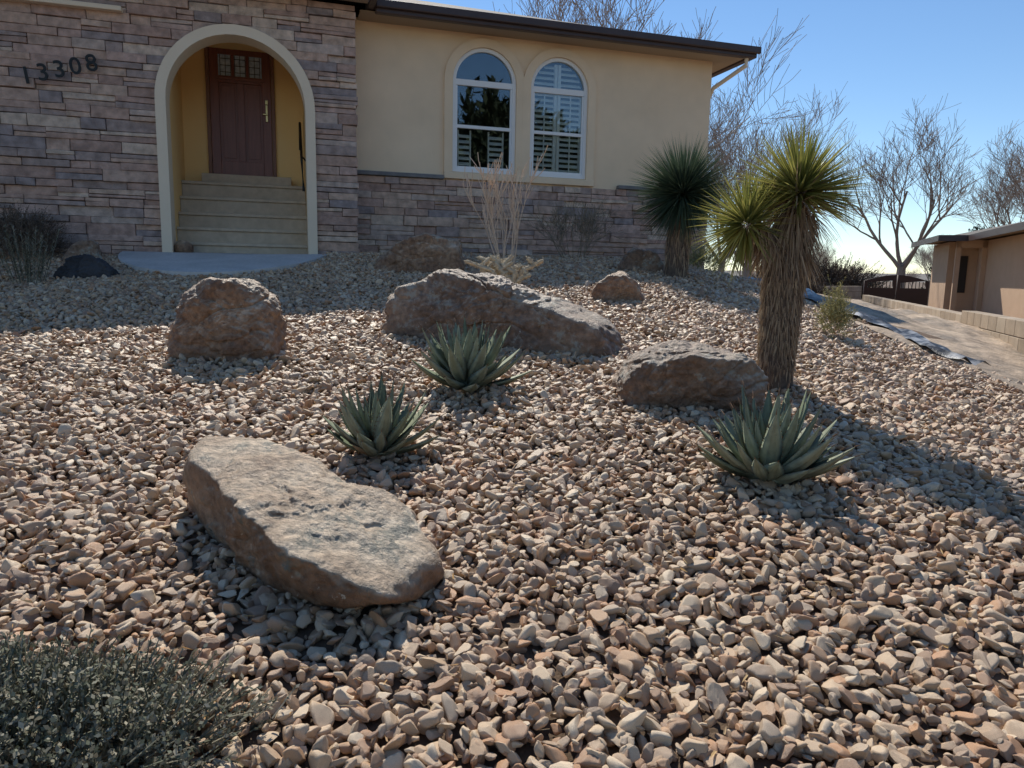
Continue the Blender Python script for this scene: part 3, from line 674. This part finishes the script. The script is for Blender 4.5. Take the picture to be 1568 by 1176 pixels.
for k in range(2):
    x0=.02+k*1.2; x1=x0+1.16; pts=[(x0,-1.0)]
    for i in range(9):
        t=i/8; xx=x0+(x1-x0)*t; c=t if k==0 else 1-t; pts.append((xx,-.0+.22*math.sin(c*math.pi/2)))
    pts.append((x1,-1.0))
    hole=[(x0+.12,-.25),(x0+.12,-.06),(x1-.12,.02),(x1-.12,-.25)]
    plate('gate_leaf_%d'%(k+1),pts,[hole],-.03,.03,M['gate'],Gt)
    mb=MB()
    for i in range(7): xx=x0+.16+i*.13; mb.box(xx,xx+.02,-.01,.01,-.26,-.01)
    mb.obj('gate_bars_%d'%(k+1),M['black'],Gt)
mb=MB(); nu,nv=46,120; vsx=[]
for j in range(nv+1):
    y=3.4+j/nv*16
    xl=(3.8-.271*(y-8.4) if y<8.4 else 3.8)-.15; xr=5.9+.36*(y-8.4)-.1
    for i in range(nu+1):
        x=xl+(xr-xl)*i/nu; wz=noise.fractal(Vector((x*1.6,y*1.1,3)),1,2,4)*.05+abs(noise.noise(Vector((x*3+y,y*1.3,9))))*.06
        vsx.append((x,y,G(x,y)+.028+wz*min(1,i/3+.15)))
fsx=[(j*(nu+1)+i,j*(nu+1)+i+1,(j+1)*(nu+1)+i+1,(j+1)*(nu+1)+i) for j in range(nv) for i in range(nu)]
mb.add(vsx,fsx); mb.obj('landscape_fabric',M['tarp'],smooth=True)
mb=MB(); vsx=[];nv=60
for j in range(nv+1):
    y=6.8+j/nv*6.5; xl=(3.8-.271*(y-8.4) if y<8.4 else 3.8)-.03+.1*math.sin(y*2.5)
    for i in range(5):
        x=xl+i*.08+.05*noise.noise(Vector((y*3,i,1))); vsx.append((x,y,G(x,y)+.07+.05*noise.noise(Vector((x*9,y*4,2)))+(.03 if i in(1,3) else 0)))
fsx=[(j*5+i,j*5+i+1,(j+1)*5+i+1,(j+1)*5+i) for j in range(nv) for i in range(4)]
mb.add(vsx,fsx); mb.obj('plastic_edging_sheet',M['plastic'],smooth=True)

# ---------------------------------------------------------------- neighbour house
NA=math.atan2(-.34,.94)
NH=empty('neighbor_house',(12.75,20,0),NA)
mb=MB(); mb.box(0,9,-9,4,-1.3,1.15); mb.box(-.75,-.002,1.6,4,-1.3,1.15); mb.obj('walls',M['nstucco'],NH)
mb=MB(); mb.box(-.55,-.25,1.57,1.6,-.3,.75); mb.obj('windows',M['dark'],NH)
mb=MB(); mb.box(-.75,-.63,.6,.72,-1.3,1.15); mb.box(-.12,-.002,.6,.72,-1.3,1.15); mb.box(-.75,-.002,.6,.72,.95,1.149); mb.obj('porch_posts',M['nstucco'],NH)
mb=MB(); mb.add([(-.6,-9.5,1.25),(-1.3,.0,1.25),(-1.3,4.6,1.25),(9.6,4.6,1.25),(9.6,-9.5,1.25),(-.6,0,1.25),(4.4,-5,2.45),(4.4,0,2.45)],[(0,5,7,6),(5,1,2,7),(2,3,7),(3,4,6,7),(4,0,6)]); mb.obj('roof',M['nroof'],NH)
mb=MB(); mb.box(-.62,-.58,-9.5,-.02,1.1,1.26); mb.box(-1.32,-1.28,-.02,4.6,1.1,1.26); mb.box(-1.28,-.58,-.02,.02,1.1,1.26); mb.box(-.58,9.6,-9.52,-9.48,1.1,1.26); mb.obj('fascia',M['fascia'],NH)
mb=MB(); mb.add([(-.6,-9.5,1.2),(9.6,-9.5,1.2),(9.6,4.6,1.2),(-1.3,4.6,1.2),(-1.3,0,1.2),(-.6,0,1.2)],[(0,5,4,3,2,1)]); mb.obj('soffit',M['soffit'],NH)

# ---------------------------------------------------------------- trees
def tree_mesh(seed,Hh,r,lv=5,spread=.62,lean=(0,0),rmin=.0055,kids=(4,5)):
    mb=MB(); r_=random.Random(seed); 
    base=Vector((0,0,0)); d=Vector((lean[0],lean[1],1)).normalized()
    pts=[base]; rads=[r]; q=base
    for i in range(4): d=(d+Vector((r_.uniform(-.1,.1),r_.uniform(-.1,.1),.1))).normalized(); q=q+d*Hh*.05; pts.append(q); rads.append(r*(1-.06*i))
    mb.tube(pts,rads,8,cap=False)
    for k in range(4):
        a=k*1.57+r_.uniform(-.4,.4); nd=(Vector((math.cos(a)*.75,math.sin(a)*.75,.9+.35*(k%2)))).normalized()
        branchy(mb,q-d*Hh*.01*k,nd,Hh*.42,r*.42,lv-1,r_,up=.12,kids=kids,spread=spread,segs=6,rmin=rmin,shrink=(.48,.74))
    me_o=mb.obj('tmp',M['bark']); me=me_o.data; bpy.data.objects.remove(me_o); return me
TA=tree_mesh(61,7.5,.20,5,spread=.62,rmin=.0065); TB=tree_mesh(62,7.5,.16,5,spread=.55,lean=(.15,0)); TC=tree_mesh(63,7.5,.16,5,spread=.62,kids=(4,6))
def put(name,me,x,y,sc,rz,parent=None):
    o=bpy.data.objects.new(name,me); COL.objects.link(o); o.location=(x,y,G(x,y)-.1); o.scale=(sc,sc,sc); o.rotation_euler=(0,0,rz)
    if parent: o.parent=parent
    return o
put('bare_tree',TA,18.6,36,1.2,.3); put('bare_tree',TB,8.6,27,1.0,2.2); put('bare_tree',TC,21.8,30,1.05,1.1)
put('bare_tree',TB,10.2,38,1.3,.6); put('bare_tree',TC,3.0,30,1.75,2.9); put('bare_tree',TA,7.4,36,1.4,4.0)
put('bare_tree',TA,13.2,42,1.0,2.0); put('bare_tree',TC,25.5,38,1.1,1.9)
DT=empty('distant_trees'); rr=random.Random(77)
for i in range(46):
    y=rr.uniform(48,95); x=y*rr.uniform(.22,.95); put('distant_tree_%d'%i,rr.choice([TA,TB,TC]),x,y,rr.uniform(.35,.8),rr.uniform(0,6.28),DT)
shrub('evergreen_bush',17.6,29.5,1.2,1,1.9,1800,.22,9,.10,M['ever'],41,stem=.01)
shrub('evergreen_bush',21.2,34,1.5,1.2,3.2,2200,.22,9,.11,M['ever'],42,stem=.01)
shrub('hedge',13.4,33,3.6,1.0,1.7,2800,.3,8,.09,M['shrubbr'],43,stem=.012)
shrub('hedge',8.6,22.5,1.1,.8,.9,900,.2,8,.06,M['shrubbr'],45,stem=.01)
pt=shrub('pine_tree',19,-16,8.5,4,10.6,9000,.9,10,.75,M['ever'],44,stem=.03,base=-1.7,lo=.25)
mb=MB(); mb.tube([(19,-16,-2),(19,-16,5)],[.35,.15],8); mb.obj('pine_trunk',M['bark'],pt)
mb=MB(); nh=90; pts=[]
for i in range(nh+1):
    a=math.radians(-70+200*i/nh); r_=1300; x,y=r_*math.cos(a),r_*math.sin(a); h=12+10*noise.noise(Vector((i*.15,0,0)))
    pts.append((x,y,-3)); pts.append((x*1.05,y*1.05,h))
mb.add(pts,[(2*i,2*i+2,2*i+3,2*i+1) for i in range(nh)]); mb.obj('hills',mat('hill_greybrown',[(.22,.20,.18)],'noise'))  # one flat grey-brown over all hills

# ---------------------------------------------------------------- light
EL=math.radians(47); AZ=math.atan2(-.23,1.0)
sd=Vector((math.sin(AZ)*math.cos(EL),math.cos(AZ)*math.cos(EL),math.sin(EL)))
sun=bpy.data.lights.new('sun','SUN'); sun.energy=5.0; sun.angle=math.radians(.5); sun.color=(1,.94,.83)
so=bpy.data.objects.new('sun',sun); COL.objects.link(so); so.rotation_euler=(-sd).to_track_quat('-Z','Y').to_euler(); so.location=(0,0,30)
w=bpy.data.worlds.new('World'); scene.world=w; w.use_nodes=True; nt=w.node_tree
bg=nt.nodes['Background']; sk=nt.nodes.new('ShaderNodeTexSky'); sk.sky_type='NISHITA'; sk.sun_disc=False
sk.sun_elevation=EL; sk.sun_rotation=AZ%(2*math.pi); sk.altitude=2600; sk.air_density=1.25; sk.dust_density=.0; sk.ozone_density=2.0
hs=nt.nodes.new('ShaderNodeHueSaturation'); hs.inputs['Saturation'].default_value=1.12
nt.links.new(sk.outputs[0],hs.inputs['Color']); nt.links.new(hs.outputs[0],bg.inputs[0]); bg.inputs[1].default_value=.135

cam=bpy.data.cameras.new('camera'); cam.lens=25.94; cam.sensor_width=36; cam.clip_end=5000; cam.clip_start=.05
co=bpy.data.objects.new('camera',cam); COL.objects.link(co)
co.matrix_world=Matrix.Rotation(math.radians(81.5),4,'X')@Matrix.Rotation(math.radians(1.1),4,'Z')
scene.camera=co
scene.view_settings.view_transform='Standard'; scene.view_settings.look='None'; scene.view_settings.exposure=0
